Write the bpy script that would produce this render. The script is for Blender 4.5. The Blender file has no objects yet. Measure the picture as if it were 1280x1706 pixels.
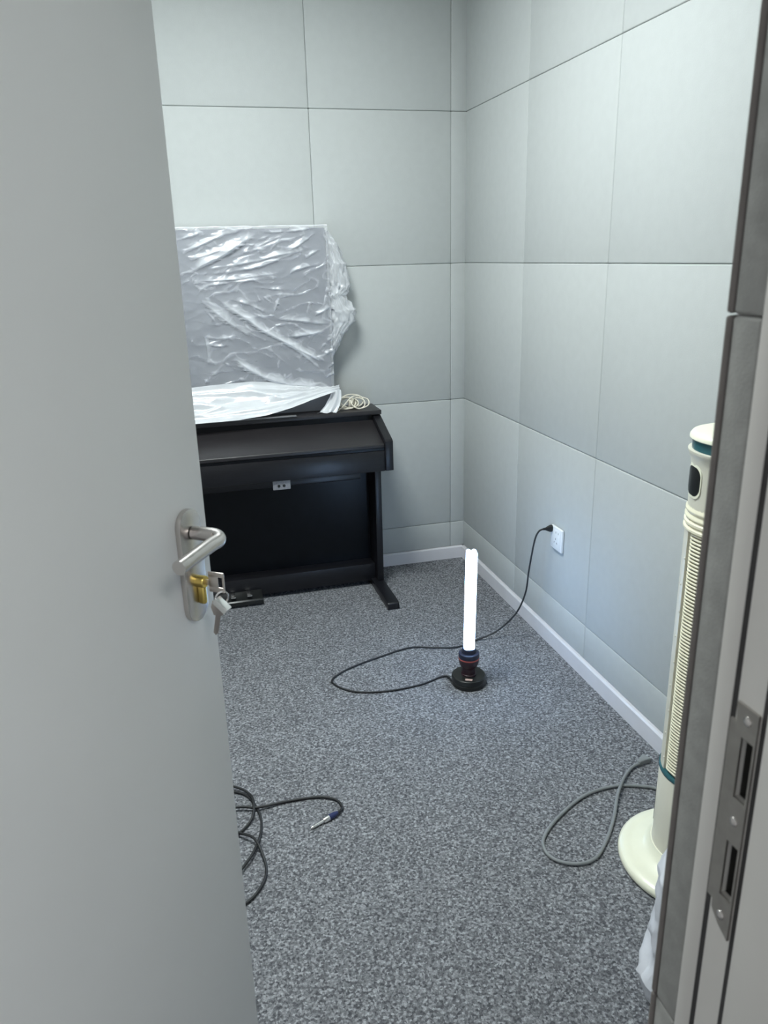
import bpy, bmesh, math, random
from mathutils import Vector, Matrix, noise
random.seed(7)
PI = math.pi
scene = bpy.context.scene
COL = scene.collection

# ------------------------------------------------------------------ camera
f_px = 1284.42
cam_d = bpy.data.cameras.new('camera')
cam = bpy.data.objects.new('camera', cam_d); COL.objects.link(cam)
yaw, pitch, roll = -.2549, -.3208, -.0271
fwd = Vector((-math.sin(yaw)*math.cos(pitch), math.cos(yaw)*math.cos(pitch), math.sin(pitch)))
r0 = Vector((math.cos(yaw), math.sin(yaw), 0)); u0 = r0.cross(fwd)
rt = r0*math.cos(roll) + u0*math.sin(roll); upv = u0*math.cos(roll) - r0*math.sin(roll)
M = Matrix((rt, upv, -fwd)).transposed().to_4x4(); M.translation = Vector((-1.2733, -3.3521, 1.4258))
cam.matrix_world = M
cam_d.sensor_fit = 'HORIZONTAL'; cam_d.sensor_width = 36; cam_d.lens = f_px/1280*36
cam_d.clip_start = .01
cam_d.dof.use_dof = True; cam_d.dof.focus_distance = 2.9; cam_d.dof.aperture_fstop = 17.0
scene.camera = cam

# ------------------------------------------------------------------ view, world, big lights
vs = scene.view_settings
vs.view_transform = 'Standard'; vs.look = 'None'; vs.exposure = 0.0; vs.gamma = 1.0
vs.use_curve_mapping = False
WORLD_STRENGTH = .72
PANEL_STRENGTH = 52.0
TUBE_STRENGTH = 20.0
CORRIDOR_STRENGTH = 18.0
w = bpy.data.worlds.new('corridor_light'); scene.world = w; w.use_nodes = True
w.node_tree.nodes['Background'].inputs[0].default_value = (.93, .97, 1.0, 1)
w.node_tree.nodes['Background'].inputs[1].default_value = WORLD_STRENGTH

# ------------------------------------------------------------------ materials
def mat(name, col, rough=.5, metal=0, bump=0, bscale=200, bdist=.001, var=0, vscale=30, spec=.5, aniso=None, coat=0):
    m = bpy.data.materials.new(name); m.use_nodes = True
    nt = m.node_tree; b = nt.nodes['Principled BSDF']
    b.inputs['Base Color'].default_value = (*col, 1)
    b.inputs['Roughness'].default_value = rough; b.inputs['Metallic'].default_value = metal
    b.inputs['Specular IOR Level'].default_value = spec
    if coat: b.inputs['Coat Weight'].default_value = coat; b.inputs['Coat Roughness'].default_value = .15
    tc = nt.nodes.new('ShaderNodeTexCoord'); mp = nt.nodes.new('ShaderNodeMapping')
    nt.links.new(tc.outputs['Object'], mp.inputs[0])
    if aniso: mp.inputs['Scale'].default_value = aniso
    if var:
        n = nt.nodes.new('ShaderNodeTexNoise'); n.inputs['Scale'].default_value = vscale; n.inputs['Detail'].default_value = 4
        nt.links.new(mp.outputs[0], n.inputs[0])
        r = nt.nodes.new('ShaderNodeValToRGB')
        r.color_ramp.elements[0].position = .3; r.color_ramp.elements[1].position = .7
        r.color_ramp.elements[0].color = (*[c*(1-var) for c in col], 1)
        r.color_ramp.elements[1].color = (*[min(1, c*(1+var)) for c in col], 1)
        nt.links.new(n.outputs[0], r.inputs[0]); nt.links.new(r.outputs[0], b.inputs['Base Color'])
    if bump:
        n2 = nt.nodes.new('ShaderNodeTexNoise'); n2.inputs['Scale'].default_value = bscale; n2.inputs['Detail'].default_value = 3
        nt.links.new(mp.outputs[0], n2.inputs[0])
        bp = nt.nodes.new('ShaderNodeBump'); bp.inputs['Strength'].default_value = bump; bp.inputs['Distance'].default_value = bdist
        nt.links.new(n2.outputs[0], bp.inputs['Height']); nt.links.new(bp.outputs[0], b.inputs['Normal'])
    return m

def emis(name, col, s):
    m = bpy.data.materials.new(name); m.use_nodes = True; nt = m.node_tree
    b = nt.nodes['Principled BSDF']; b.inputs['Base Color'].default_value = (.8, .8, .8, 1)
    b.inputs['Emission Color'].default_value = (*col, 1); b.inputs['Emission Strength'].default_value = s
    return m

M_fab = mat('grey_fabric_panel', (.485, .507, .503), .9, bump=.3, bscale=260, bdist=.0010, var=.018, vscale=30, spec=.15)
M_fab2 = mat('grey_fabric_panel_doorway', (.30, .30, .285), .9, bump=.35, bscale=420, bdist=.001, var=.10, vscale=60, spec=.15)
M_bind = mat('brown_grey_edge_fabric', (.17, .155, .145), .85, bump=.3, bscale=300, var=.08, vscale=40, spec=.15)
M_core = mat('panel_core', (.22, .225, .22), .9, var=.1)
M_base = mat('white_baseboard_paint', (.70, .69, .72), .35, var=.03, vscale=12)
M_ceil = mat('white_ceiling_paint', (.8, .8, .79), .8, var=.02)
M_plaster = mat('corridor_wall_paint', (.7, .7, .69), .8, var=.03)
M_door = mat('pale_grey_door_laminate', (.72, .735, .73), .42, bump=.08, bscale=60, bdist=.001, var=.015, vscale=4)
M_frame = mat('painted_metal_frame', (.56, .54, .51), .35, var=.03, vscale=10)
M_seal = mat('dark_rubber_seal', (.025, .022, .022), .6, var=.2)
M_strike = mat('brushed_steel_plate', (.35, .33, .305), .42, metal=.85, var=.08, vscale=80)
M_dark = mat('dark_recess', (.03, .028, .025), .7, var=.3)
M_nickel = mat('satin_nickel', (.62, .59, .57), .27, metal=1, bump=.04, bscale=600)
M_brass = mat('brass', (.72, .55, .16), .3, metal=1, var=.08)
M_keymetal = mat('key_nickel_silver', (.58, .53, .49), .35, metal=1, var=.05)
M_bright = mat('bright_nickel', (.85, .85, .84), .22, metal=1, var=.03)
M_piano = mat('black_satin_wood_grain', (.0095, .0095, .012), .33, bump=.12, bscale=50, bdist=.0006, var=.25, vscale=14, aniso=(1, 14, 14), spec=.42)
M_pianotop = mat('black_brown_satin_lid', (.021, .019, .021), .42, bump=.10, bscale=60, bdist=.0005, var=.15, vscale=14, aniso=(1, 14, 14), spec=.6)
M_pianodark = mat('black_piano_back_panel', (.003, .004, .006), .32, var=.2, spec=.25)
M_edge = mat('grey_edge_strip', (.17, .17, .175), .35, var=.1)
M_gold = mat('silver_pedal', (.75, .74, .72), .25, metal=1, var=.05)
M_jack = mat('light_grey_jack_plate', (.30, .30, .32), .5, var=.15, vscale=250)
M_socket = mat('white_socket_plastic', (.82, .84, .86), .25, var=.02)
M_black = mat('black_rubber_cable', (.016, .017, .019), .5, var=.2)
M_blackpl = mat('black_plastic', (.014, .015, .015), .32, var=.2)
M_navypl = mat('dark_navy_plastic', (.018, .022, .045), .3, var=.1)
M_maroon = mat('dark_maroon_plastic', (.035, .014, .022), .32, var=.15)
M_red = mat('dull_red_ring', (.45, .10, .09), .4, var=.1)
M_sticker = mat('paper_sticker', (.55, .40, .36), .6, var=.25, vscale=300)
M_cream = mat('cream_plastic', (.86, .86, .70), .32, var=.03, vscale=15)
M_cream2 = mat('cream_plastic_grille', (.86, .82, .64), .35, var=.03, vscale=20)
M_greycol = mat('cream_grey_plastic', (.70, .68, .58), .38, var=.03, vscale=15)
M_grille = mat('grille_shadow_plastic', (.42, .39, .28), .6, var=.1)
M_teal = mat('dark_teal_plastic', (.03, .11, .13), .25, var=.1)
M_greycord = mat('grey_power_cord', (.23, .245, .25), .5, var=.1)
M_creamcord = mat('cream_cord', (.72, .68, .58), .45, var=.05)
M_jackblue = mat('blue_jack_sleeve', (.018, .028, .10), .35, var=.1)
M_board = mat('grey_board', (.215, .23, .27), .55, var=.04, vscale=6)
M_bagw = mat('white_plastic_bag', (.74, .76, .82), .3, bump=.3, bscale=25, bdist=.004, var=.03)
M_tube = emis('glowing_fluorescent_glass', (.40, .63, 1.0), TUBE_STRENGTH)
M_corr = emis('corridor_light_diffuser', (1.0, .99, .96), CORRIDOR_STRENGTH)
M_panel = emis('ceiling_light_diffuser', (.93, 1.0, .99), PANEL_STRENGTH)
M_hinge = mat('hinge_steel', (.6, .6, .6), .3, metal=1, var=.05)

def film_mat(name, base, alpha, edge):
    """thin polythene: mostly clear when seen square on, milky where seen edge on or folded"""
    m = bpy.data.materials.new(name); m.use_nodes = True; nt = m.node_tree
    b = nt.nodes['Principled BSDF']; b.inputs['Base Color'].default_value = (*base, 1)
    b.inputs['Roughness'].default_value = .22; b.inputs['Specular IOR Level'].default_value = .9
    lw = nt.nodes.new('ShaderNodeLayerWeight'); lw.inputs[0].default_value = .45
    tc = nt.nodes.new('ShaderNodeTexCoord'); n = nt.nodes.new('ShaderNodeTexNoise'); n.inputs['Scale'].default_value = 14; n.inputs['Detail'].default_value = 5
    nt.links.new(tc.outputs['Object'], n.inputs[0])
    mr = nt.nodes.new('ShaderNodeMapRange'); mr.inputs[1].default_value = 0; mr.inputs[2].default_value = .85
    mr.inputs[3].default_value = alpha; mr.inputs[4].default_value = edge
    nt.links.new(lw.outputs['Facing'], mr.inputs[0])
    ad = nt.nodes.new('ShaderNodeMath'); ad.operation = 'MULTIPLY_ADD'; ad.inputs[1].default_value = .22
    nt.links.new(n.outputs[0], ad.inputs[0]); nt.links.new(mr.outputs[0], ad.inputs[2])
    fa = nt.nodes.new('ShaderNodeAttribute'); fa.attribute_name = 'film_layers'
    a2 = nt.nodes.new('ShaderNodeMath'); a2.operation = 'MULTIPLY_ADD'; a2.inputs[1].default_value = .38
    nt.links.new(fa.outputs['Fac'], a2.inputs[0]); nt.links.new(ad.outputs[0], a2.inputs[2])
    sb = nt.nodes.new('ShaderNodeMath'); sb.operation = 'SUBTRACT'; sb.inputs[1].default_value = .11; sb.use_clamp = True
    nt.links.new(a2.outputs[0], sb.inputs[0])
    nt.links.new(sb.outputs[0], b.inputs['Alpha'])
    bp = nt.nodes.new('ShaderNodeBump'); bp.inputs['Strength'].default_value = .35; bp.inputs['Distance'].default_value = .003
    n2 = nt.nodes.new('ShaderNodeTexNoise'); n2.inputs['Scale'].default_value = 45; n2.inputs['Detail'].default_value = 5
    nt.links.new(tc.outputs['Object'], n2.inputs[0]); nt.links.new(n2.outputs[0], bp.inputs['Height'])
    nt.links.new(bp.outputs[0], b.inputs['Normal'])
    return m
M_film = film_mat('clear_polythene_film', (.84, .86, .91), .24, 1.0)
M_film2 = film_mat('folded_white_polythene', (.74, .76, .79), .80, 1.0)
M_film3 = film_mat('crumpled_polythene', (.88, .90, .94), .40, 1.0)

def carpet_mat():
    m = bpy.data.materials.new('speckled_grey_loop_carpet'); m.use_nodes = True; nt = m.node_tree
    b = nt.nodes['Principled BSDF']; b.inputs['Roughness'].default_value = .95; b.inputs['Specular IOR Level'].default_value = .1
    tc = nt.nodes.new('ShaderNodeTexCoord')
    def N(scale, det, ro=.6):
        n = nt.nodes.new('ShaderNodeTexNoise'); n.inputs['Scale'].default_value = scale; n.inputs['Detail'].default_value = det
        n.inputs['Roughness'].default_value = ro
        nt.links.new(tc.outputs['Object'], n.inputs[0]); return n
    n1 = N(125, 3, .75)
    v = nt.nodes.new('ShaderNodeTexVoronoi'); v.inputs['Scale'].default_value = 210
    nt.links.new(tc.outputs['Object'], v.inputs['Vector'])
    sep = nt.nodes.new('ShaderNodeSeparateColor'); nt.links.new(v.outputs['Color'], sep.inputs[0])
    mx = nt.nodes.new('ShaderNodeMix'); mx.inputs[0].default_value = .30
    nt.links.new(n1.outputs[0], mx.inputs[2]); nt.links.new(sep.outputs[0], mx.inputs[3])
    cr = nt.nodes.new('ShaderNodeValToRGB'); e = cr.color_ramp.elements
    e[0].position = .32; e[0].color = (.066, .069, .077, 1)
    e[1].position = .74; e[1].color = (.43, .445, .47, 1)
    x = e.new(.47); x.color = (.148, .152, .165, 1)
    x = e.new(.57); x.color = (.220, .226, .240, 1)
    nt.links.new(mx.outputs[0], cr.inputs[0])
    n3 = N(5, 3); mr = nt.nodes.new('ShaderNodeMapRange'); mr.inputs[3].default_value = .9; mr.inputs[4].default_value = 1.1
    nt.links.new(n3.outputs[0], mr.inputs[0])
    ml = nt.nodes.new('ShaderNodeMix'); ml.data_type = 'RGBA'; ml.blend_type = 'MULTIPLY'; ml.inputs[0].default_value = 1
    nt.links.new(cr.outputs[0], ml.inputs[6]); nt.links.new(mr.outputs[0], ml.inputs[7])
    nt.links.new(ml.outputs[2], b.inputs['Base Color'])
    bp = nt.nodes.new('ShaderNodeBump'); bp.inputs['Strength'].default_value = .6; bp.inputs['Distance'].default_value = .004
    nt.links.new(mx.outputs[0], bp.inputs['Height']); nt.links.new(bp.outputs[0], b.inputs['Normal'])
    return m
M_carpet = carpet_mat()

# ------------------------------------------------------------------ helpers
def box(bm, x0, x1, y0, y1, z0, z1, bev=0, seg=2):
    t = bmesh.new()
    vv = [t.verts.new((x, y, z)) for z in (z0, z1) for (x, y) in ((x0, y0), (x1, y0), (x1, y1), (x0, y1))]
    for q in ((3, 2, 1, 0), (4, 5, 6, 7), (0, 1, 5, 4), (1, 2, 6, 5), (2, 3, 7, 6), (3, 0, 4, 7)): t.faces.new([vv[i] for i in q])
    if bev: bmesh.ops.bevel(t, geom=list(t.edges), offset=bev, segments=seg, affect='EDGES', profile=.5)
    merge(bm, t)

def merge(bm, t, mtx=None):
    if mtx is not None: bmesh.ops.transform(t, matrix=mtx, verts=t.verts)
    me = bpy.data.meshes.new('tmp'); t.to_mesh(me); t.free(); bm.from_mesh(me); bpy.data.meshes.remove(me)

def prism(bm, pts, axis, a, b, bev=0, seg=2):
    """extrude a closed outline of 2-D points along axis ('x': pts are (y,z); 'y': (x,z); 'z': (x,y))"""
    def P(p, t): return {'x': (t, p[0], p[1]), 'y': (p[0], t, p[1]), 'z': (p[0], p[1], t)}[axis]
    t = bmesh.new()
    A = [t.verts.new(P(p, a)) for p in pts]; B = [t.verts.new(P(p, b)) for p in pts]
    n = len(pts); t.faces.new(A[::-1]); t.faces.new(B)
    for i in range(n): t.faces.new((A[i], A[(i+1) % n], B[(i+1) % n], B[i]))
    bmesh.ops.recalc_face_normals(t, faces=t.faces)
    if bev: bmesh.ops.bevel(t, geom=list(t.edges), offset=bev, segments=seg, affect='EDGES', profile=.5)
    merge(bm, t)

def lathe(bm, prof, c=(0, 0, 0), n=40, mtx=None):
    t = bmesh.new(); rings = []
    for r, z in prof:
        if r < 1e-6: rings.append([t.verts.new((0, 0, z))])
        else: rings.append([t.verts.new((r*math.cos(2*PI*i/n), r*math.sin(2*PI*i/n), z)) for i in range(n)])
    for a, b in zip(rings, rings[1:]):
        for i in range(n):
            j = (i+1) % n
            if len(a) == 1 and len(b) == 1: continue
            if len(a) == 1: t.faces.new((a[0], b[j], b[i]))
            elif len(b) == 1: t.faces.new((a[i], a[j], b[0]))
            else: t.faces.new((a[i], a[j], b[j], b[i]))
    bmesh.ops.recalc_face_normals(t, faces=t.faces)
    m = Matrix.Translation(Vector(c)) @ (mtx if mtx is not None else Matrix())
    merge(bm, t, m)

def spline(pts, sub=8, closed=False):
    """Catmull-Rom through points"""
    P = [Vector(p) for p in pts]; out = []; n = len(P)
    rng = range(n) if closed else range(n-1)
    for i in rng:
        a = P[(i-1) % n] if closed or i > 0 else P[0]*2-P[1]
        b = P[i]; c = P[(i+1) % n]
        d = P[(i+2) % n] if closed or i+2 < n else P[-1]*2-P[-2]
        for k in range(sub):
            t = k/sub
            out.append(.5*((2*b)+(c-a)*t+(2*a-5*b+4*c-d)*t*t+(3*b-a-3*c+d)*t**3))
    if not closed: out.append(P[-1])
    return out

def tube(bm, path, r, n=10, closed=False, caps=True):
    t = bmesh.new(); P = [Vector(p) for p in path]; m = len(P)
    rr = r if isinstance(r, (list, tuple)) else [r]*m
    rings = []; up_ = None
    for i, p in enumerate(P):
        a = P[i-1] if i > 0 else (P[-1] if closed else P[0]); b = P[(i+1) % m] if (i < m-1 or closed) else P[-1]
        d = (b-a).normalized()
        if up_ is None: up_ = d.orthogonal().normalized()
        up_ = (up_-d*up_.dot(d)).normalized(); s = d.cross(up_)
        rings.append([t.verts.new(p+(up_*math.cos(2*PI*k/n)+s*math.sin(2*PI*k/n))*rr[i]) for k in range(n)])
    for i in range(m if closed else m-1):
        a, b = rings[i], rings[(i+1) % m]
        for k in range(n): t.faces.new((a[k], a[(k+1) % n], b[(k+1) % n], b[k]))
    if not closed and caps: t.faces.new(rings[0][::-1]); t.faces.new(rings[-1])
    bmesh.ops.recalc_face_normals(t, faces=t.faces)
    merge(bm, t)

def root_of(o):
    while o.parent: o = o.parent
    return o

def obj(name, bm, m, parent=None, loc=(0, 0, 0), smooth=True, angle=40):
    """link bm (authored in world coordinates) as one mesh object; origin = the thing's base"""
    L = Vector(root_of(parent).location) if parent else Vector(loc)
    bmesh.ops.translate(bm, verts=bm.verts, vec=-L)
    me = bpy.data.meshes.new(name); bm.to_mesh(me); bm.free()
    if smooth:
        for p in me.polygons: p.use_smooth = True
        me.set_sharp_from_angle(angle=math.radians(angle))
    me.materials.append(m)
    o = bpy.data.objects.new(name, me); COL.objects.link(o)
    if parent: o.parent = parent
    else: o.location = L
    return o

def thing(name, loc, label=None, cat=None):
    o = bpy.data.objects.new(name, None); COL.objects.link(o); o.location = loc; o.empty_display_size = .05
    if label: o['label'] = label; o['category'] = cat
    return o

def tag(o, label, cat, group=None):
    o['label'] = label; o['category'] = cat
    if group: o['group'] = group
    return o

def struct(o): o['kind'] = 'structure'; return o

# ------------------------------------------------------------------ room shell
XL, YF, ZC = -2.40, -2.895, 2.60       # left wall face, inner face of the wall with the doorway, ceiling
SEAMZ = [.0611, .1864, .7864, 1.3864, 1.9864, 2.5864]
TH = .026; GAP = .0004; BV = .0042
ZT = ZC-.004

def panels(axis, us, plane, sgn, seams=SEAMZ, m=M_fab):
    bm = bmesh.new()
    zs = seams+[ZT] if ZT-seams[-1] > .01 else seams
    for a, b in zip(us, us[1:]):
        for z0, z1 in zip(zs, zs[1:]):
            p0, p1 = sorted((plane, plane+sgn*TH))
            ga = .0003; ge = .0003 if b != 0 else 0
            if axis == 'x': box(bm, a+ga, b-ge, p0, p1, z0+GAP, z1-GAP, BV, 3)
            else: box(bm, p0, p1, a+ga, b-ge, z0+GAP, z1-GAP, BV, 3)
    return bm

fl = bmesh.new(); box(fl, XL-.1, .1, -4.6, .1, -.05, 0); struct(obj('floor', fl, M_carpet))
ce = bmesh.new(); box(ce, XL-.1, .1, -3.12, .1, ZC, ZC+.06); struct(obj('ceiling', ce, M_ceil))
# acoustic panels on all walls over a dark core
core = bmesh.new(); box(core, XL-.1, .1, TH-.006, .1, 0, ZC)
wb = panels('x', [XL, -1.8606, -1.2625, -.6645, -.0664, .006], 0, 1)
o = struct(obj('wall_back', wb, M_fab, smooth=True, angle=60)); obj('wall_core', core, M_core, o)
core = bmesh.new(); box(core, TH-.006, .1, -3.1, TH-.006, 0, ZC)
wr = panels('y', [YF, -2.4, -1.8, -1.1936, -.6017, .006], 0, 1)
o = struct(obj('wall_right', wr, M_fab, angle=60)); obj('wall_core', core, M_core, o)
core = bmesh.new(); box(core, XL-.1, XL-TH+.006, -3.1, TH-.006, 0, ZC)
wl = panels('y', [YF, -2.4, -1.8, -1.2, -.6, 0], XL, -1)
o = struct(obj('wall_left', wl, M_fab, angle=60)); obj('wall_core', core, M_core, o)
# wall with the doorway: padded panels 40 mm thick whose soft edges show in the reveal
JX, HX, DT = -.915, -1.775, 2.10       # strike-side jamb face, hinge-side jamb face, top of opening
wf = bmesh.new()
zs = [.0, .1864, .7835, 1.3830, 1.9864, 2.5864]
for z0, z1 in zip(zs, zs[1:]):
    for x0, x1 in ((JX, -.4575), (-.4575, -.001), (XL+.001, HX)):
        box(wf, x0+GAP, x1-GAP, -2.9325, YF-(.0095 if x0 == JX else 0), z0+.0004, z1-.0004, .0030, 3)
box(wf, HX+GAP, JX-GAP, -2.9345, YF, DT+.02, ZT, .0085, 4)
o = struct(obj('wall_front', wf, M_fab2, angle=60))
eb = bmesh.new()
for z0, z1 in zip(zs, zs[1:]): box(eb, JX-.0008, JX+.45, YF-.0092, YF-.0035, z0+.0006, z1-.0006, .0026, 4)
eb = obj('edge_binding', eb, M_bind, o, angle=60); eb['label'] = 'dark brown-grey binding along the panel edge'
core = bmesh.new()
box(core, JX+.006, -.01, -2.930, YF-.007, 0, ZC)
box(core, JX+.06, .1, -3.10, -2.936, 0, ZC); box(core, XL-.1, HX-.06, -3.10, -2.936, 0, ZC); box(core, HX-.06, JX+.06, -3.10, -2.936, DT+.06, ZC)
obj('corridor_face', core, M_plaster, o)

# baseboards
def base_prof(t=.013, h=.0611): return [(0, 0), (t, 0), (t, h-.006), (t-.004, h), (0, h)]
bm = bmesh.new(); prism(bm, [(-p[0]+.004, p[1]) for p in base_prof(.016)], 'x', XL, .0)
struct(obj('baseboard_back', bm, M_base, smooth=False))
bm = bmesh.new(); prism(bm, [(-p[0]+.004, p[1]) for p in base_prof(.016)], 'y', YF, 0)
struct(obj('baseboard_right', bm, M_base, smooth=False))
bm = bmesh.new(); prism(bm, [(XL-.004+p[0], p[1]) for p in base_prof(.016)], 'y', YF, 0)
struct(obj('baseboard_left', bm, M_base, smooth=False))

# door frame in steps: room-side strip, seal groove, strike face, groove, stop
def plate_grid(bm, ys, zs, x0, x1, holes):
    t = bmesh.new()
    for i, (a, b) in enumerate(zip(ys, ys[1:])):
        for j, (c, d) in enumerate(zip(zs, zs[1:])):
            if (i, j) in holes: continue
            box(t, x0, x1, a, b, c, d)
    merge(bm, t)
fr = bmesh.new()
box(fr, JX, JX+.058, -2.950, -2.9327, 0, DT, .0008)                                   # strip beside the fabric
plate_grid(fr, [-2.9800, -2.9775, -2.9655, -2.9555], [0, .9585, 1.0085, 1.047, 1.097, DT], JX+.0005, JX+.004, {(1, 1), (1, 3)})
box(fr, JX+.03, JX+.058, -2.9855, -2.955, 0, DT)
box(fr, JX-.001, JX+.058, -3.085, -2.9855, 0, DT, .0008)                               # stop
box(fr, JX-.004, JX+.075, -3.115, -3.085, 0, DT+.07, .003)
box(fr, HX-.058, HX, -2.950, -2.936, 0, DT, .0012); box(fr, HX-.058, HX-.001, -2.986, -2.955, 0, DT); box(fr, HX-.058, HX+.012, -3.085, -2.989, 0, DT, .0015)
box(fr, HX-.075, HX+.012, -3.115, -3.085, 0, DT+.07, .003)
box(fr, HX, JX, -2.950, -2.936, DT, DT+.058, .001); box(fr, HX, JX, -3.085, -2.955, DT, DT+.058); box(fr, HX, JX, -3.115, -3.085, DT-.01, DT+.07, .003)
frame = struct(obj('trim_1', fr, M_frame, loc=(0, 0, 0), angle=30))
sl = bmesh.new()
for (a, b) in ((-2.9555, -2.950), (-2.9855, -2.9800)):
    box(sl, JX+.0006, JX+.05, a, b, 0, DT); box(sl, HX-.05, HX-.003, a, b, 0, DT)
obj('rubber_seal', sl, M_seal, frame, smooth=False)
pk = bmesh.new()
for z0, z1 in ((.9585, 1.0085), (1.047, 1.097)):
    box(pk, JX+.014, JX+.018, -2.9785, -2.9645, z0-.003, z1+.003)
    box(pk, JX+.004, JX+.018, -2.9655, -2.9645, z0-.003, z1+.003); box(pk, JX+.004, JX+.018, -2.9785, -2.9775, z0-.003, z1+.003)
    box(pk, JX+.004, JX+.018, -2.9785, -2.9645, z0-.004, z0); box(pk, JX+.004, JX+.018, -2.9785, -2.9645, z1, z1+.004)
obj('latch_pocket', pk, M_dark, frame, smooth=False)
sp = bmesh.new()
XP0, XP1 = JX-.0016, JX+.0005
plate_grid(sp, [-2.9793, -2.9775, -2.9655, -2.953], [.948, .9585, 1.0085, 1.047, 1.097, 1.106], XP0, XP1, {(1, 1), (1, 3)})
prism(sp, [(-2.9793, .948), (-2.959, .948), (-2.959, .9405), (-2.968, .931), (-2.9793, .925)], 'x', XP0, XP1)
prism(sp, [(-2.9793, 1.106), (-2.959, 1.106), (-2.9575, 1.122), (-2.9793, 1.122)], 'x', XP0, XP1)
strike = obj('strike_plate', sp, M_strike, frame, smooth=False)
for z in (1.112, 1.0275, .941):
    s = bmesh.new(); lathe(s, [(0, 0), (.0038, 0), (.0036, .0007), (.002, .0016), (0, .0018)], (XP0, -2.9695, z), 16, Matrix.Rotation(-PI/2, 4, 'Y'))
    obj('screw', s, M_nickel, strike)
# a small dark screw hole in the room-side strip
# ------------------------------------------------------------------ ceiling light (above the frame of the photo)
t = thing('ceiling_light', (-1.20, -1.35, ZC), 'square white ceiling light panel above the middle of the room', 'ceiling light')
b = bmesh.new()
for q in ((-1.51, -.89, -1.66, -1.645), (-1.51, -.89, -1.055, -1.04), (-1.51, -1.495, -1.66, -1.04), (-.905, -.89, -1.66, -1.04)): box(b, *q, ZC-.012, ZC-.0005, .002)
obj('light_frame', b, M_base, t)
b = bmesh.new(); box(b, -1.495, -.905, -1.645, -1.055, ZC-.008, ZC-.001); obj('diffuser', b, M_panel, t, smooth=False)

t = thing('ceiling_light', (-.60, -4.30, 2.60), 'square corridor ceiling light outside the open door, behind the viewer', 'ceiling light')
b = bmesh.new(); box(b, -.92, -.28, -4.62, -3.98, 2.586, 2.60, .002); obj('light_frame', b, M_base, t)
b = bmesh.new(); box(b, -.90, -.30, -4.60, -4.00, 2.580, 2.5855); obj('diffuser', b, M_corr, t, smooth=False)
b = bmesh.new(); box(b, XL-.1, .1, -4.8, -3.12, 2.60, 2.66); struct(obj('ceiling_corridor', b, M_ceil))

# ------------------------------------------------------------------ door leaf, open into the room
DA = Vector((.5873, .8094, 0)); DN = Vector((.8094, -.5873, 0)); DP = Vector((-1.257, -2.30, 0))
DM = Matrix.Translation(DP) @ Matrix((( DA.x, -DN.x, 0, 0), (DA.y, -DN.y, 0, 0), (0, 0, 1, 0), (0, 0, 0, 1)))
# door space: x = along the leaf (0 at the latch edge, negative to the hinge), y = into the leaf (-y is towards the corridor), z = up
door = thing('door_1', (DP.x-DA.x*.80, DP.y-DA.y*.80, 0)); struct(door)
door['label'] = 'pale grey door standing open into the room'
def dput(bm): bmesh.ops.transform(bm, matrix=DM, verts=bm.verts); bmesh.ops.recalc_face_normals(bm, faces=bm.faces); return bm
b = bmesh.new(); box(b, -.80, 0, 0, .042, .008, 2.085, .0015, 2)
leaf = obj('door_leaf', dput(b), M_door, door)
for z in (.25, 1.05, 1.85):
    b = bmesh.new(); lathe(b, [(0, z-.05), (.006, z-.05), (.006, z+.05), (0, z+.05)], (-.806, .047, 0), 14)
    obj('hinge', dput(b), M_hinge, door)
# back plate: long rounded plate
def stadium(cx, z0, z1, hw, n=14):
    P = []
    for i in range(n+1): a = PI*i/n; P.append((cx+hw*math.cos(a), z1-hw+hw*math.sin(a)))
    for i in range(n+1): a = PI+PI*i/n; P.append((cx+hw*math.cos(a), z0+hw+hw*math.sin(a)))
    return P
b = bmesh.new(); prism(b, stadium(-.0485, .951, 1.113, .0235), 'y', -.0085, 0, .0012, 2)
dh = obj('door_handle', dput(b), M_nickel, door, angle=30)
b = bmesh.new(); 
path = [(-.0455, -.010, 1.0795), (-.0455, -.030, 1.0795), (-.0455, -.042, 1.0795)]
for i in range(1, 9):
    a = PI/2*i/8; path.append((-.0455-.014*(1-math.cos(a)), -.042-.014*math.sin(a), 1.0795-.0003*i))
path += [(-.075, -.0565, 1.0780), (-.110, -.0575, 1.0765), (-.1485, -.0585, 1.0745)]
tube(b, path, .0095, 20)
obj('lever', dput(b), M_nickel, dh, angle=35)
b = bmesh.new()
lathe(b, [(0, 0), (.0085, 0), (.0085, .0115), (.0078, .0125), (0, .0125)], (-.0455, -.0085, 1.009), 28, Matrix.Rotation(PI/2, 4, 'X'))
box(b, -.0495, -.0415, -.0195, -.008, .976, 1.008, .003, 3)
obj('lock_cylinder', dput(b), M_brass, dh, angle=30)

# keys
t = thing('key_bunch', tuple(DM @ Vector((-.0455, -.021, 1.009))), 'bunch of metal keys with one key in the lock of the open door', 'keys')
def ring(bm, c, R, r, ax1, ax2, n=28):
    tube(bm, [Vector(c)+Vector(ax1)*R*math.cos(2*PI*i/n)+Vector(ax2)*R*math.sin(2*PI*i/n) for i in range(n)], r, 8, closed=True)
b = bmesh.new()
X0 = -.0465; X1 = -.0445
box(b, X0, X1, -.030, -.019, 1.005, 1.013, .0003)                      # blade stub and shoulder
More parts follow.
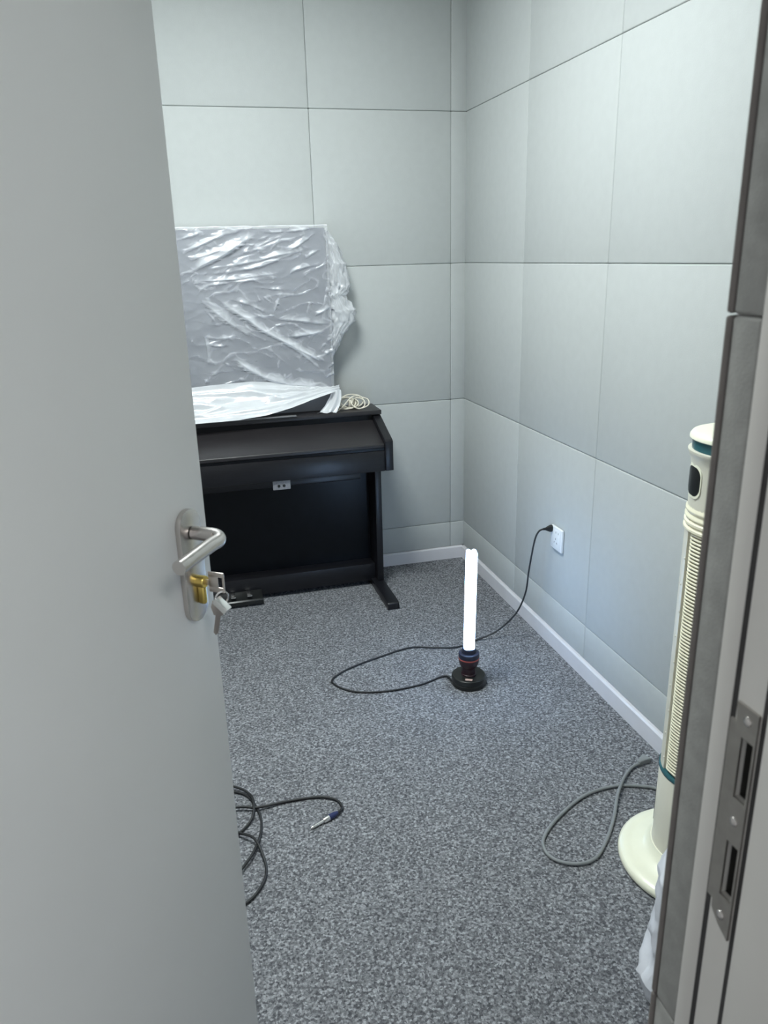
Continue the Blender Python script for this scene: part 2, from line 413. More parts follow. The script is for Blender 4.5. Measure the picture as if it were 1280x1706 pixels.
# bow made of a frame around its slot
for q in ((-.0510, -.0265, 1.0185, 1.0255), (-.0510, -.0265, .9960, 1.0035), (-.0410, -.0265, 1.0035, 1.0185), (-.0510, -.0480, 1.0035, 1.0185)):
    box(b, X0, X1, q[0], q[1], q[2], q[3], .0004)
obj('key', dput(b), M_keymetal, t)
b = bmesh.new(); ring(b, (-.0455, -.0435, .9875), .0115, .0008, (.5, -.6, 0.1), (.1, .2, -1)); ring(b, (-.0455, -.0445, .9870), .0115, .0008, (.5, -.6, 0.1), (.1, .2, -1))
obj('split_ring', dput(b), M_bright, t)
b = bmesh.new(); tt = bmesh.new(); box(tt, -.0065, .0065, -.0045, .0045, -.0115, .0115, .0012)
merge(b, tt, Matrix.Translation((-.059, -.0530, .9850)) @ Matrix.Rotation(math.radians(-50), 4, 'X'))
obj('key_fob', dput(b), M_bright, t)
b = bmesh.new(); tt = bmesh.new(); prism(tt, [(-.010, 0), (-.011, -.010), (-.006, -.022), (-.0035, -.022), (-.0035, -.050), (0, -.054), (.0035, -.050), (.0035, -.022), (.006, -.022), (.011, -.010), (.010, 0)], 'x', -.001, .001, .0003)
merge(b, tt, Matrix.Translation((-.048, -.0425, .984)) @ Matrix.Rotation(math.radians(-13 if False else 13), 4, 'X') @ Matrix.Rotation(.5, 4, 'Z'))
obj('key', dput(b), M_keymetal, t)

# ------------------------------------------------------------------ digital piano
PX0, PX1 = -1.83, -.450
piano = thing('digital_piano', (-1.14, -.2, 0), 'black upright digital piano with closed sloping lid against the back wall', 'piano')
cheek = [(-.024, .580), (-.372, .580), (-.372, .704), (-.360, .711), (-.168, .781), (-.024, .781)]
for x0 in (PX1-.033, PX0):
    b = bmesh.new(); prism(b, cheek, 'x', x0, x0+.033, .0018, 2); obj('end_block', b, M_piano, piano, angle=30)
b = bmesh.new(); box(b, PX0-.002, PX1+.002, -.188, -.020, .7815, .8, .002, 2); obj('top_board', b, M_pianotop, piano)
b = bmesh.new(); prism(b, [(-.160, .7615), (-.160, .752), (-.345, .677), (-.3605, .677), (-.3605, .690), (-.356, .6935), (-.350, .6945)], 'x', PX0+.035, PX1-.035, .0015, 2)
obj('sliding_lid', b, M_pianotop, piano, angle=25)
b = bmesh.new(); box(b, PX0+.035, PX1-.035, -.172, -.150, .752, .781); obj('shadow_rail', b, M_pianodark, piano)
b = bmesh.new(); box(b, PX0+.034, PX1-.034, -.357, -.06, .665, .6755); obj('groove_strip', b, M_pianodark, piano)
b = bmesh.new(); box(b, PX0+.033, PX1-.033, -.364, -.03, .578, .664, .002, 2); obj('key_bed', b, M_piano, piano)
b = bmesh.new(); box(b, -1.75, -.585, -.345, -.315, .548, .5779, .004, 3); obj('underside_rail', b, M_piano, piano)
b = bmesh.new(); box(b, -.951, -.880, -.3535, -.3455, .5385, .5765, .002, 2)
jp = obj('jack_plate', b, M_jack, piano); jp['label'] = 'light grey plate with two round jack holes'
for x in (-.927, -.906):
    b = bmesh.new(); lathe(b, [(0, 0), (.006, 0), (.006, .0015), (.0045, .002), (0, .002)], (x, -.3535, .5545), 16, Matrix.Rotation(PI/2, 4, 'X'))
    obj('jack', b, M_blackpl, jp)
for s, x0 in ((1, -.499), (-1, PX0+.021)):
    b = bmesh.new(); box(b, x0, x0+.028, -.241, -.024, .033, .5785, .0018, 2); obj('leg', b, M_piano, piano)
    b = bmesh.new()
    prism(b, [(-.478, 0), (-.030, 0), (-.030, .033), (-.474, .033), (-.482, .028), (-.484, .004)], 'x', x0-.020 if s > 0 else x0, x0+.030 if s > 0 else x0+.05, .002, 2)
    obj('foot', b, M_piano, piano, angle=30)
b = bmesh.new(); box(b, PX0+.05, -.5, -.125, -.108, .10, .578); obj('back_panel', b, M_pianodark, piano)
b = bmesh.new(); box(b, PX0+.05, -.5, -.200, -.105, .022, .1035, .0018, 2); obj('lower_rail', b, M_piano, piano)
b = bmesh.new()
prism(b, [(-.262, .008), (-.19, .008), (-.19, .05), (-.205, .05), (-.255, .032), (-.262, .026)], 'x', -1.275, -1.018, .0015, 2)
pb = obj('pedal_box', b, M_blackpl, piano, angle=30)
for x in (-1.21, -1.145, -1.075):
    b = bmesh.new(); box(b, x-.011, x+.011, -.262, -.205, .047, .0535, .0025, 2)
    obj('pedal', b, M_gold, pb)
b = bmesh.new(); box(b, -1.40, -.815, -.196, -.178, .8003, .8055, .001, 2); ms = obj('music_ledge', b, M_edge, piano); ms['label'] = 'grey strip along front of piano top'

# ------------------------------------------------------------------ board wrapped in polythene on the piano
BX0, BX1, BY0, BY1, BZ0, BZ1 = -1.40, -.642, -.104, -.018, .8005, 1.540
b = bmesh.new(); box(b, BX0, BX1, BY0, BY1, BZ0, BZ1, .003, 2)
sheet = thing('wrapped_box', (-1.02, -.06, BZ0), 'tall flat grey box wrapped in crumpled clear plastic on the piano top', 'box')
obj('box_body', b, M_board, sheet)

folds = [  # (points in metres (x, z), half width, height)
 ([(100, 290), (300, 200), (480, 100)], 17, 16), ([(85, 200), (250, 130), (380, 95)], 9, 8), ([(90, 240), (260, 190), (430, 105)], 9, 8),
 ([(200, 270), (420, 245), (600, 215), (740, 185)], 12, 10), ([(190, 295), (480, 265), (700, 195)], 8, 7), ([(110, 330), (330, 325), (480, 310), (590, 300)], 9, 8),
 ([(110, 440), (180, 360), (330, 340), (580, 320)], 9, 7), ([(600, 330), (660, 290), (800, 260)], 9, 8), ([(560, 220), (680, 170), (800, 100)], 8, 7),
 ([(150, 420), (300, 540), (420, 620)], 15, 8), ([(210, 400), (340, 490), (480, 590), (650, 690), (860, 800)], 14, 12),
 ([(180, 420), (340, 560), (520, 650)], 10, 6), ([(400, 530), (560, 620), (700, 740), (800, 840)], 11, 8), ([(540, 530), (680, 545), (830, 560)], 12, 9),
 ([(260, 680), (380, 780), (560, 860), (830, 900)], 17, 11), ([(570, 620), (680, 615), (790, 600)], 13, 10), ([(640, 650), (760, 740), (855, 780)], 9, 7),
 ([(290, 420), (400, 450), (500, 500)], 8, 6), ([(130, 590), (220, 610), (340, 600)], 10, 7), ([(220, 850), (400, 890), (560, 930)], 11, 8),
 ([(500, 375), (600, 385)], 7, 6), ([(580, 390), (520, 520)], 8, 7), ([(740, 520), (830, 480)], 9, 8), ([(700, 520), (720, 440)], 6, 5),
 ([(830, 340), (800, 480)], 8, 6), ([(760, 700), (850, 620)], 8, 6), ([(780, 720), (860, 700)], 8, 6), ([(350, 215), (450, 185), (520, 190)], 8, 6),
 ([(640, 110), (500, 160), (420, 190)], 6, 5), ([(90, 130), (200, 98)], 7, 6), ([(160, 640), (250, 650), (270, 620)], 8, 7), ([(160, 780), (340, 780)], 6, 4),
 ([(300, 230), (560, 160), (720, 120)], 6, 5), ([(700, 240), (800, 190)], 8, 7), ([(620, 800), (560, 740), (430, 640)], 9, 4), ([(480, 545), (600, 640)], 8, 5),
 ([(800, 800), (855, 760)], 7, 6), ([(790, 840), (860, 815)], 7, 6), ([(430, 100), (600, 105), (800, 92)], 8, 6), ([(120, 520), (170, 640), (165, 760)], 8, 5)]
def fold_xz(p): return (-1.275+p[0]*.000767, 1.61-p[1]*.000793)
FS = []
rnd = random.Random(11)
for k in range(75):      # fine creases running the same ways as the large folds
    px_, py_ = rnd.uniform(90, 860), rnd.uniform(100, 900); up_side = py_ < 380
    an = math.radians(rnd.gauss(-18, 14) if up_side else rnd.choice((rnd.gauss(38, 12), rnd.gauss(-12, 20))))
    ln = rnd.uniform(30, 130)
    folds.append(([(px_-ln*math.cos(an)/2, py_-ln*math.sin(an)/2), (px_, py_+rnd.uniform(-6, 6)), (px_+ln*math.cos(an)/2, py_+ln*math.sin(an)/2)], rnd.uniform(3, 7), rnd.uniform(2, 4.5)))
for pts, wd, ht in folds:
    P = [Vector((*fold_xz(p), 0)) for p in pts]
    Q = spline([(*p.xy, 0) for p in P], 6)
    L = sum((b_-a_).length for a_, b_ in zip(Q, Q[1:])); acc = 0
    for a_, b_ in zip(Q, Q[1:]):
        FS.append((a_.x, a_.y, b_.x, b_.y, wd*.00072, ht*.00105, acc/L, (acc+(b_-a_).length)/L)); acc += (b_-a_).length
CELL = .05; BK = {}
for q in FS:
    for cx_ in range(int((min(q[0], q[2])-.06)//CELL), int((max(q[0], q[2])+.06)//CELL)+1):
        for cz_ in range(int((min(q[1], q[3])-.06)//CELL), int((max(q[1], q[3])+.06)//CELL)+1): BK.setdefault((cx_, cz_), []).append(q)
def fold_h(x, z):
    """height of the film over the box: creases steep below and slack above, with tapering ends"""
    h = 0; soft = 0
    x += noise.noise(Vector((x*9, z*9, 3)))*.006+noise.noise(Vector((x*40, z*40, 13)))*.0016
    z += noise.noise(Vector((x*9, z*9, 7)))*.006+noise.noise(Vector((x*40, z*40, 17)))*.0016
    for (ax, az, bx, bz, wd, ht, t0, t1) in BK.get((int(x//CELL), int(z//CELL)), ()):
        dx, dz = bx-ax, bz-az; L2 = dx*dx+dz*dz+1e-12
        t = max(0, min(1, ((x-ax)*dx+(z-az)*dz)/L2))
        ex, ez = x-ax-dx*t, z-az-dz*t; d = math.hypot(ex, ez)
        up = ez if abs(dx) > abs(dz)*.3 else ex
        w2 = wd*(3.2 if up > 0 else .85)
        s = t0+(t1-t0)*t; tap = min(1, 3*s+.1, 3*(1-s)+.1)*(.75+.5*noise.noise(Vector((s*6, ht*900, wd*900))))
        if d < w2:
            v = ht*tap*(1-d/w2)**1.25
            if v > h: h = v
    r1 = 1-abs(noise.noise(Vector((x*7+z*3, z*15-x*2, 1))))*2
    r2 = 1-abs(noise.noise(Vector((x*22, z*30, 5))))*2
    h += .0030*max(0, r1)**5 + .0014*max(0, r2)**4 + .0009*noise.noise(Vector((x*40, z*40, 2)))
    return h
wrap_base = .1065-.06
b = bmesh.new(); NX, NZ = 300, 290; g = []
X_0, X_1, Z_0, Z_1 = -1.405, -.632, .865, 1.546
for j in range(NZ+1):
    z = Z_0+(Z_1-Z_0)*j/NZ; row = []
    for i in range(NX+1):
        x = X_0+(X_1-X_0)*i/NX
        row.append(b.verts.new((x, -.1065-fold_h(x, z), z+(.0015*noise.noise(Vector((x*14, 0, 0))) if j > NZ-4 else 0))))
    g.append(row)
# wrap over the top edge
for k, (dy, dz) in enumerate(((.004, .003), (.014, .005), (.04, .004), (.086, .002))):
    g.append([b.verts.new((v.co.x, -.1065+dy, Z_1+dz+.003*noise.noise(Vector((v.co.x*18, k, 0))))) for v in g[NZ]])
for a_, c_ in zip(g, g[1:]):
    for i in range(NX): b.faces.new((a_[i], a_[i+1], c_[i+1], c_[i]))
wrap = obj('plastic_wrap', b, M_film, sheet, angle=180)
at = wrap.data.attributes.new('film_layers', 'FLOAT', 'POINT')      # folds hold two or three layers of film
at.data.foreach_set('value', [min(1.0, max(0.0, (abs(v.co.y+wrap_base)-.0022)/.006)) for v in wrap.data.vertices])

# loose hem flaring out over the piano top
b = bmesh.new(); NU, NV = 150, 40; g = []
top = [(-1.405, .925), (-1.15, .940), (-.98, .945), (-.80, .925), (-.70, .905), (-.620, .892)]
bot = [(-1.405, -.225, .800), (-1.20, -.222, .804), (-1.06, -.214, .808), (-.94, -.205, .816), (-.84, -.195, .838), (-.74, -.182, .866), (-.66, -.170, .886), (-.618, -.135, .893)]
def lerp_tab(T, x):
    for a_, c_ in zip(T, T[1:]):
        if x <= c_[0]:
            t_ = (x-a_[0])/(c_[0]-a_[0]); t_ = max(0, min(1, t_)); return [p+(q-p)*t_ for p, q in zip(a_, c_)]
    return list(T[-1])
for j in range(NV+1):
    v = j/NV; row = []
    for i in range(NU+1):
        x = -1.405+(.790)*i/NU
        zt = lerp_tab(top, x)[1]; _, yb, zb = lerp_tab(bot, x)
        y = -.112+(yb+.112)*(v**1.35); z = zt+(zb-zt)*(v**.85)
        fl_ = noise.noise(Vector((x*5+v*1.5, v*2.2, 11))); rg = (1-abs(noise.noise(Vector((x*4-v*.8, v*5, 21))))*2)
        z += (.010*fl_+.016*max(0, rg)**3*math.sin(PI*min(1, v*1.1))+.003*noise.noise(Vector((x*25, v*14, 4))))*min(1, v*4)*(1 if v < .97 else .5)
        y -= .006*max(0, rg)**2*math.sin(PI*v)
        if y > -.2 or True: z = max(z, .8075 if v > .5 else .8075)
        row.append(b.verts.new((x, y, z)))
    g.append(row)
for a_, c_ in zip(g, g[1:]):
    for i in range(NU): b.faces.new((a_[i], c_[i], c_[i+1], a_[i+1]))
hem = obj('hem', b, M_film2, wrap, angle=180)
hem['label'] = 'whiter doubled plastic hem spreading over the piano top'

# gathered corner hanging off the right side of the box
def crumple(bm, rows, ns=44, amp=.010, seed=0, fr_=26):
    """rows: (centre, rx, ry) from top to bottom, a creased closed skin"""
    t = bmesh.new(); G = []
    R = []
    for k in range(len(rows)-1):
        for q in range(8):
            s = q/8; R.append([rows[k][i]+(rows[k+1][i]-rows[k][i])*(s*s*(3-2*s)) for i in range(5)])
    R.append(list(rows[-1]))
    for (cx, cy, cz, rx, ry) in R:
        rr = []
        for i in range(ns):
            a = 2*PI*i/ns; p = Vector((math.cos(a)*2.2, math.sin(a)*2.2, cz*fr_*.5+seed))
            d = 1-abs(noise.noise(p*1.3))*2; d2 = noise.noise(Vector((math.cos(a)*6, math.sin(a)*6, cz*fr_*1.6+seed)))
            k = (amp*(d-.4)+amp*.6*d2)*min(1, rx/.02)
            rr.append(t.verts.new((cx+(rx+k)*math.cos(a), cy+(ry+k*.7)*math.sin(a), cz)))
        G.append(rr)
    for a_, c_ in zip(G, G[1:]):
        for i in range(ns): t.faces.new((a_[i], a_[(i+1) % ns], c_[(i+1) % ns], c_[i]))
    t.faces.new(G[0][::-1]); t.faces.new(G[-1])
    bmesh.ops.recalc_face_normals(t, faces=t.faces)
    merge(bm, t)
b = bmesh.new()
crumple(b, [(-.634, -.07, 1.530, .006, .02), (-.618, -.070, 1.48, .022, .030), (-.600, -.072, 1.40, .040, .034), (-.590, -.072, 1.315, .046, .034), (-.602, -.074, 1.275, .036, .030),
            (-.580, -.075, 1.215, .052, .036), (-.582, -.075, 1.165, .048, .034), (-.608, -.072, 1.115, .024, .028), (-.618, -.07, 1.070, .016, .024), (-.632, -.07, 1.02, .004, .012)], ns=72, amp=.016, fr_=44)
gc = obj('gathered_corner', b, M_film3, wrap, angle=180)
b = bmesh.new(); t_ = bmesh.new(); G = []
for j in range(13):
    v = j/12; row = []
    for i in range(15):
        u = i/14
        x = -.632-.015*v-.045*v*v+(u-.5)*(.035+.045*v); y = -.150-.030*v-.02*(u-.5)
        z = .893-.089*min(1, v*1.18)**.9+.004*noise.noise(Vector((u*6, v*6, 30)))+.003*max(0, math.sin(u*12+v*4))
        row.append(t_.verts.new((x, y+.006*math.sin(u*9), max(z, .8015+.002*abs(noise.noise(Vector((u*9, v*9, 3))))))))
    G.append(row)
for a_, c_ in zip(G, G[1:]):
    for i in range(14): t_.faces.new((a_[i], a_[i+1], c_[i+1], c_[i]))
merge(b, t_); obj('loose_tail', b, M_film2, wrap, angle=180)

# cream cord coiled on the piano top
t = thing('coiled_cord', (-.555, -.125, .80), 'thin cream cord coiled around a small adapter on the piano top', 'cord')
b = bmesh.new()
def loop(c, R1, R2, tilt, yawr, ph=0):
    m_ = Matrix.Translation(c) @ Matrix.Rotation(yawr, 4, 'Z') @ Matrix.Rotation(tilt, 4, 'X')
    return [m_ @ Vector((R1*math.cos(2*PI*i/24+ph), R2*math.sin(2*PI*i/24+ph), .0015*math.sin(i))) for i in range(24)]
for c, R1, R2, ti, yw in (((-.590, -.125, .8285), .050, .026, 1.15, .25), ((-.575, -.120, .826), .042, .024, 1.0, -.15), ((-.535, -.130, .8255), .030, .026, .9, .1),
                          ((-.525, -.125, .826), .038, .030, .75, -.3), ((-.560, -.115, .834), .052, .030, 1.1, .1)):
    tube(b, loop(Vector(c), R1, R2, ti, yw), 0.0027, 8, closed=True)
tube(b, spline([(-.640, -.150, .8025), (-.625, -.150, .806), (-.60, -.145, .825), (-.565, -.13, .853), (-.53, -.11, .855)], 8), 0.0027, 8)
obj('cord', b, M_creamcord, t)
b = bmesh.new(); box(b, -.572, -.530, -.110, -.080, .8005, .838, .006, 3); obj('adapter', b, M_creamcord, t)

# ------------------------------------------------------------------ glowing tube lamp on the carpet
LX, LY = -.405, -1.130
lamp = thing('tube_lamp', (LX, LY, 0), 'glowing white fluorescent tube lamp on round black base standing on carpet', 'lamp')
b = bmesh.new(); lathe(b, [(0, .0005), (.0570, .0005), (.0595, .003), (.0595, .014), (.0583, .0155), (.0583, .0175), (.0592, .019), (.0590, .034), (.0560, .0368), (0, .0375)], (LX, LY, 0), 56); obj('lamp_base', b, M_blackpl, lamp, angle=30)
b = bmesh.new(); lathe(b, [(0, .037), (.0260, .037), (.0260, .041), (.0238, .043), (.0225, .062), (.0250, .066), (.0310, .074), (.0348, .086), (.0356, .0990), (0, .0990)], (LX, LY, 0), 48)
soc = obj('lamp_socket', b, M_maroon, lamp, angle=35)
b = bmesh.new(); lathe(b, [(0, .0988), (.0360, .0988), (.0366, .101), (.0360, .1040), (0, .1040)], (LX, LY, 0), 48); obj('red_ring', b, M_red, soc, angle=35)
b = bmesh.new(); lathe(b, [(0, .1038), (.0358, .1038), (.0366, .107), (.0362, .118), (.0345, .121), (.0250, .123), (.0240, .136), (.0215, .139), (0, .139)], (LX, LY, 0), 48); obj('lamp_cap', b, M_navypl, lamp, angle=30)
TL = Matrix.Translation((LX, LY, .138)) @ Matrix.Rotation(math.radians(.9), 4, rt) @ Matrix.Rotation(math.radians(.9), 4, 'Y')
for dx, dy in ((-.0091, -.0091), (.0091, -.0091), (-.0091, .0091), (.0091, .0091)):
    b = bmesh.new(); R = .0087
    prof = [(0, -.002), (R, -.002)] + [(R, .352)] + [(R*math.cos(a*PI/16), .352+R*math.sin(a*PI/16)) for a in range(1, 8)] + [(0, .352+R)]
    tt = bmesh.new(); lathe(tt, prof, (0, 0, 0), 20, Matrix.Rotation(-.2, 4, 'Z') @ Matrix.Translation((dx, dy, 0))); merge(b, tt, TL)
    obj('glass_tube', b, M_tube, lamp, angle=60)
b = bmesh.new(); tt = bmesh.new(); box(tt, -.012, .012, -.0055, .0055, 0, .0006)
merge(b, tt, Matrix.Translation((LX-.015, LY-.040, .0373)) @ Matrix.Rotation(-.45, 4, 'Z')); obj('sticker', b, M_sticker, lamp)
b = bmesh.new()
cp_ = [(LX-.056, LY+.012, .012), (-.475, -1.068, .005), (-.573, -1.097, .0042), (-.704, -1.101, .0042), (-.810, -1.065, .0042), (-.863, -.985, .0042), (-.815, -.930, .0042), (-.728, -.888, .0042), (-.638, -.858, .0042),
       (-.575, -.838, .0042), (-.512, -.830, .0042), (-.440, -.858, .0042), (-.355, -.880, .0042), (-.262, -.850, .0050), (-.185, -.860, .035), (-.120, -.885, .110), (-.092, -.905, .200), (-.088, -.918, .290), (-.082, -.928, .370), (-.074, -.934, .430), (-.062, -.938, .458), (-.045, -.940, .465), (-.034, -.940, .464)]
tube(b, spline(cp_, 8), .0033, 10); obj('power_cord', b, M_black, lamp)
b = bmesh.new(); tt = bmesh.new(); lathe(tt, [(0, 0), (.0042, 0), (.0055, .010), (.011, .022), (.0135, .028), (.0135, .036), (0, .036)], (0, 0, 0), 20)
bmesh.ops.scale(tt, vec=(1, .75, 1), verts=tt.verts)
merge(b, tt, Matrix.Translation((-.048, -.9405, .465)) @ Matrix.Rotation(PI/2, 4, 'Y')); obj('plug', b, M_blackpl, lamp, angle=50)

# wall socket
t = thing('wall_socket', (0, -.973, .4345), 'white wall socket on the right wall with a black plug in it', 'socket')
b = bmesh.new(); box(b, -.0115, -.0005, -1.016, -.930, .3915, .4775, .0035, 3); pl_ = obj('socket_plate', b, M_socket, t)
b = bmesh.new(); box(b, -.0125, -.0110, -1.006, -.940, .4015, .4675, .0007, 2); obj('socket_face', b, M_socket, pl_)
b = bmesh.new()
for (dy, z, an) in ((-.965, .459, .0), (-.9835, .459, .0), (-.955, .420, .5), (-.975, .420, -.5), (-.965, .434, 0)):
    tt = bmesh.new(); box(tt, -.0128, -.0120, -.0035, .0035, -.0012, .0012) ; merge(b, tt, Matrix.Translation((0, dy-.008, z)) @ Matrix.Rotation(an+PI/2, 4, 'X'))
obj('socket_slots', b, M_dark, pl_, smooth=False)

# ------------------------------------------------------------------ tower fan beside the doorway
FX, FY = -.185, -2.070
fan = thing('tower_fan', (FX, FY, 0), 'cream tower fan with ribbed column and round base beside the doorway', 'fan')
c = (FX, FY, 0)
b = bmesh.new()
lathe(b, [(0, .001), (.165, .001), (.172, .004), (.1745, .010), (.1735, .018), (.168, .0235), (.150, .029), (.146, .0285), (.138, .0315), (.118, .037), (.107, .046), (.101, .060), (0, .060)], c, 72)
obj('fan_base', b, M_cream, fan, angle=40)
b = bmesh.new(); lathe(b, [(0, .058), (.0985, .058), (.0970, .075), (.0965, .262), (.0945, .266), (0, .266)], c, 64); col_ = obj('lower_column', b, M_greycol, fan, angle=40)
a0 = math.radians(155)
def around(bm, a, half, z0, z1, r0, r1, rc=None, n=10):
    """curved rounded plate on the column: outline wrapped round the cylinder"""
    t = bmesh.new(); w_ = r1*half; rc = rc or min(w_, (z1-z0)/2)
    pts = []
    for (sx, sz, st) in ((1, 1, 0), (-1, 1, PI/2), (-1, -1, PI), (1, -1, 3*PI/2)):
        for k in range(n+1):
            th = st+PI/2*k/n; pts.append((sx*(w_-rc)+rc*math.cos(th), (z0+z1)/2+sz*((z1-z0)/2-rc)+rc*math.sin(th)))
    def P(p, r): aa = a+p[0]/r1; return (c[0]+r*math.cos(aa), c[1]+r*math.sin(aa), p[1])
    ss = (1, .8, .6, .4, .2); rings = [[t.verts.new(P(p, r0)) for p in pts], [t.verts.new(P(p, r1-.001)) for p in pts]]
    for s in ss: rings.append([t.verts.new(P((p[0]*s*(.985 if s == 1 else 1), (z0+z1)/2+(p[1]-(z0+z1)/2)*s*(.995 if s == 1 else 1)), r1)) for p in pts])
    for A, B in zip(rings, rings[1:]):
        for i in range(len(pts)): t.faces.new((A[i], A[(i+1) % len(pts)], B[(i+1) % len(pts)], B[i]))
    t.faces.new(rings[-1]); bmesh.ops.recalc_face_normals(t, faces=t.faces); merge(bm, t)
b = bmesh.new(); around(b, math.radians(143), .035, .10, .195, .090, .0975); obj('slot', b, M_dark, col_)
b = bmesh.new(); lathe(b, [(0, .264), (.0970, .264), (.0985, .267), (.0985, .272), (.0965, .275), (0, .275)], c, 64); obj('seam_ring', b, M_teal, fan, angle=40)
# inner drum behind the grille
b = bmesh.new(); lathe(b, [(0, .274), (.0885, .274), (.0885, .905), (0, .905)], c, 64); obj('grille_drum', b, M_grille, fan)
# smooth spine with little dimples
b = bmesh.new(); t_ = bmesh.new(); G = []
for z in (.274, .900):
    G.append([[t_.verts.new((c[0]+r*math.cos(a0+math.radians(d)), c[1]+r*math.sin(a0+math.radians(d)), z)) for d in range(-12, 13, 3)] for r in (.088, .0945)])
n_ = len(G[0][0])
for i in range(n_-1):
    t_.faces.new((G[0][1][i], G[0][1][i+1], G[1][1][i+1], G[1][1][i])); t_.faces.new((G[0][0][i+1], G[0][0][i], G[1][0][i], G[1][0][i+1]))
    t_.faces.new((G[1][0][i], G[1][0][i+1], G[1][1][i+1], G[1][1][i])); t_.faces.new((G[0][1][i], G[0][1][i+1], G[0][0][i+1], G[0][0][i]))
for i in (0, n_-1): t_.faces.new((G[0][0][i], G[0][1][i], G[1][1][i], G[1][0][i]))
bmesh.ops.recalc_face_normals(t_, faces=t_.faces); merge(b, t_)
for k in range(9):
    z = .80-.062*k; aa = a0+math.radians(6 if k % 2 else 10)
    lathe(b, [(0, 0), (.0030, 0), (.0024, .0015), (0, .0020)], (c[0]+.0944*math.cos(aa), c[1]+.0944*math.sin(aa), z), 10, Matrix.Rotation(aa, 4, 'Z') @ Matrix.Rotation(PI/2, 4, 'Y'))
obj('spine', b, M_greycol, fan, angle=40)
# grille bars: horizontal ribs around the rest of the column
rib = bmesh.new(); z = .284; nb = 0
while z < .862:
    pth = []
    for d in range(12, 349, 8):
        aa = a0+math.radians(d); rr_ = .0925-(.006 if d in (12, 348) else 0); pth.append((c[0]+rr_*math.cos(aa), c[1]+rr_*math.sin(aa), z))
    tube(rib, pth, .0026, 7); z += .0080; nb += 1
obj('grille', rib, M_cream2, fan, angle=60)
b = bmesh.new()
pr = [(.085, .860)]
for k in range(4):
    z0 = .863+k*.0132; pr += [(.0935, z0), (.0985-.0006*k, z0+.0030), (.0985-.0006*k, z0+.0075), (.0935, z0+.0108)]
pr += [(.0935, .917), (.085, .918)]
lathe(b, pr, c, 64); obj('collar_rings', b, M_cream2, fan, angle=50)
b = bmesh.new(); lathe(b, [(0, .915), (.0935, .915), (.0935, .935), (.0942, .998), (.0965, 1.015), (.1010, 1.026), (.1035, 1.031), (.1035, 1.035), (.098, 1.036), (0, 1.036)], c, 72); head = obj('fan_head', b, M_greycol, fan, angle=40)
b = bmesh.new(); around(b, math.radians(165), .335, .936, 1.008, .090, .0955, .022); obj('display_bezel', b, M_cream, head, angle=40)
b = bmesh.new(); around(b, math.radians(165), .30, .942, 1.002, .0900, .0963, .020); obj('display_window', b, M_blackpl, head, angle=40)
b = bmesh.new(); lathe(b, [(0, 1.035), (.0965, 1.035), (.0965, 1.058), (0, 1.058)], c, 64); obj('top_band', b, M_teal, head, angle=40)
b = bmesh.new(); lathe(b, [(0, 1.057), (.1000, 1.057), (.1025, 1.059), (.1020, 1.064), (.098, 1.070), (.085, 1.074), (0, 1.078)], c, 72); obj('top_cap', b, M_cream, head, angle=40)
b = bmesh.new()
cc = [(-.175, -1.975, .060), (-.145, -1.93, .034), (-.105, -1.86, .008), (-.118, -1.812, .0055), (-.19, -1.778, .0055), (-.264, -1.773, .0055), (-.339, -1.792, .0055), (-.44, -1.85, .0055), (-.498, -1.901, .0055), (-.513, -1.945, .0055), (-.498, -1.981, .0055), (-.454, -2.004, .0055), (-.405, -1.998, .0055),
      (-.352, -1.955, .0055), (-.292, -1.89, .0065), (-.235, -1.815, .0120), (-.195, -1.772, .0140), (-.165, -1.742, .0080), (-.130, -1.716, .0065), (-.095, -1.705, .0080)]
tube(b, spline(cc, 8), .0044, 12); obj('power_cord', b, M_greycord, fan)
b = bmesh.new(); tt = bmesh.new()
prism(tt, [(0, -.006), (.018, -.0085), (.036, -.014), (.040, -.014), (.040, .014), (.036, .014), (.018, .0085), (0, .006)], 'z', -.007, .009, .0025, 3)
merge(b, tt, Matrix.Translation((-.102, -1.707, .0085)) @ Matrix.Rotation(math.radians(22), 4, 'Z')); pg = obj('plug', b, M_greycord, fan, angle=50)
b = bmesh.new(); tt = bmesh.new()
for dy, an in ((-.006, .4), (.006, -.4)): box(tt, .039, .055, dy-.003, dy+.003, .0005, .002)
merge(b, tt, Matrix.Translation((-.102, -1.707, .0085)) @ Matrix.Rotation(math.radians(22), 4, 'Z')); obj('plug_pins', b, M_bright, pg)

# ------------------------------------------------------------------ white plastic bag on the floor by the doorway
b = bmesh.new()
crumple(b, [(-.350, -2.40, .002, .150, .095), (-.350, -2.40, .050, .172, .108), (-.352, -2.40, .105, .184, .112), (-.350, -2.40, .165, .168, .108), (-.345, -2.40, .240, .168, .100), (-.345, -2.40, .320, .165, .10), (-.335, -2.40, .40, .14, .085), (-.32, -2.39, .47, .08, .05), (-.31, -2.39, .50, .03, .03), (-.30, -2.39, .54, .05, .04)], ns=60, amp=.012, seed=4, fr_=16)
tag(obj('plastic_bag', b, M_bagw, loc=(-.34, -2.4, 0), angle=28), 'white plastic bag on the carpet beside the tower fan base, behind the door frame', 'bag')

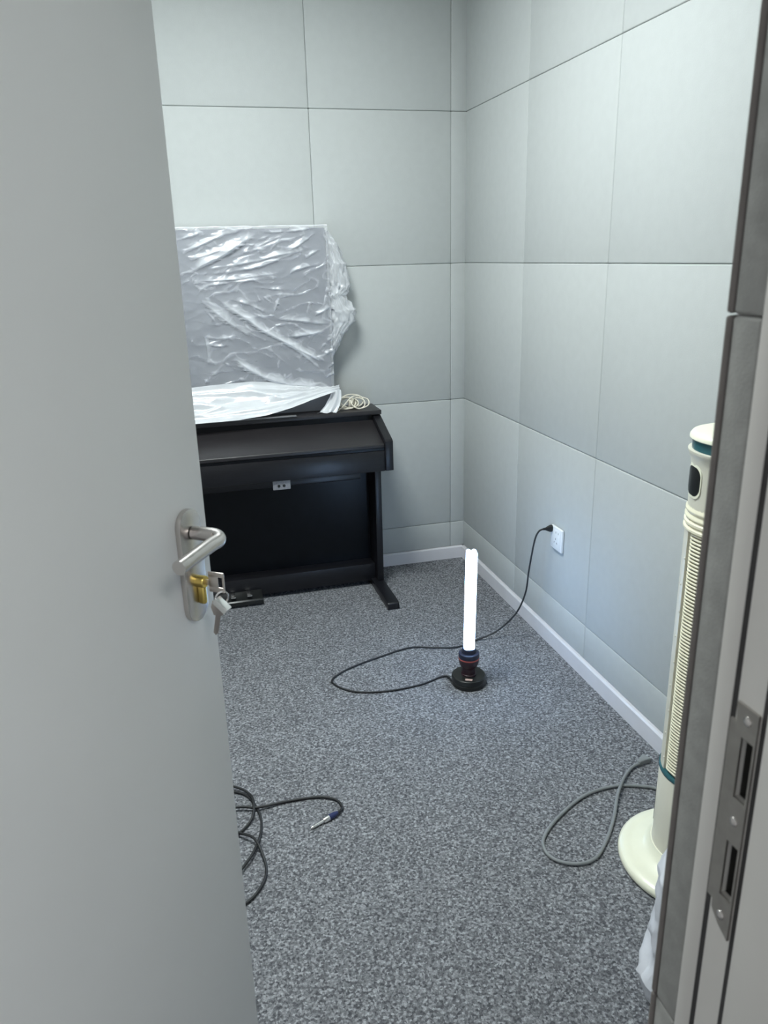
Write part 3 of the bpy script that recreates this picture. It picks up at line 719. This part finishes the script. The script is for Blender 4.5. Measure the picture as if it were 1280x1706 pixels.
# ------------------------------------------------------------------ black audio cable with a jack plug, coiled behind the door
t = thing('audio_cable', (-1.2, -1.65, 0), 'coiled black audio cable with silver and blue jack plug on carpet', 'cable')
b = bmesh.new()
main = [(-.985, -1.6575, .008), (-.9745, -1.650, .007), (-.966, -1.635, .005), (-.976, -1.600, .0045), (-1.022, -1.574, .0045), (-1.104, -1.567, .0045), (-1.188, -1.575, .010), (-1.240, -1.560, .0115), (-1.33, -1.56, .006), (-1.41, -1.62, .0045), (-1.42, -1.70, .0045), (-1.36, -1.78, .0045), (-1.28, -1.81, .006), (-1.248, -1.787, .0115), (-1.211, -1.731, .0115),
        (-1.187, -1.653, .0045), (-1.188, -1.580, .0040), (-1.22, -1.50, .0045), (-1.30, -1.47, .0045), (-1.38, -1.50, .0045), (-1.42, -1.58, .0125)]
tube(b, spline(main, 8), .0036, 10)
two = [(-1.42, -1.58, .0125), (-1.44, -1.50, .006), (-1.36, -1.43, .0045), (-1.285, -1.445, .0115), (-1.239, -1.473, .0115), (-1.210, -1.503, .011), (-1.197, -1.552, .018), (-1.204, -1.604, .011), (-1.226, -1.636, .0045), (-1.262, -1.664, .0045), (-1.31, -1.68, .0045), (-1.30, -1.655, .0045), (-1.262, -1.652, .011), (-1.244, -1.663, .0115), (-1.209, -1.703, .018), (-1.192, -1.773, .0045), (-1.196, -1.822, .0045),
       (-1.219, -1.864, .0045), (-1.250, -1.892, .0045), (-1.33, -1.93, .0045), (-1.42, -1.90, .0045)]
tube(b, spline(two, 8), .0036, 10)
obj('cord', b, M_black, t)
A = Vector((-.985, -1.6575, .008)); B = Vector((-1.064, -1.692, .0045)); dr = (B-A).normalized()
q = Vector((0, 0, 1)).rotation_difference(dr).to_matrix().to_4x4()
b = bmesh.new(); lathe(b, [(0, -.002), (.0048, -.002), (.0068, .006), (.0078, .010), (.0078, .026), (0, .026)], A, 20, q); jk = obj('jack_plug', b, M_jackblue, t); jk['label'] = 'jack plug with blue sleeve and silver tip'
b = bmesh.new(); lathe(b, [(0, .026), (.0078, .026), (.0076, .040), (.0066, .044), (.0045, .045), (.0043, .074), (.0034, .075), (.0042, .079), (.0010, .085), (0, .085)], A, 20, q); obj('jack_tip', b, M_bright, jk, angle=40)
# ------------------------------------------------------------------ end
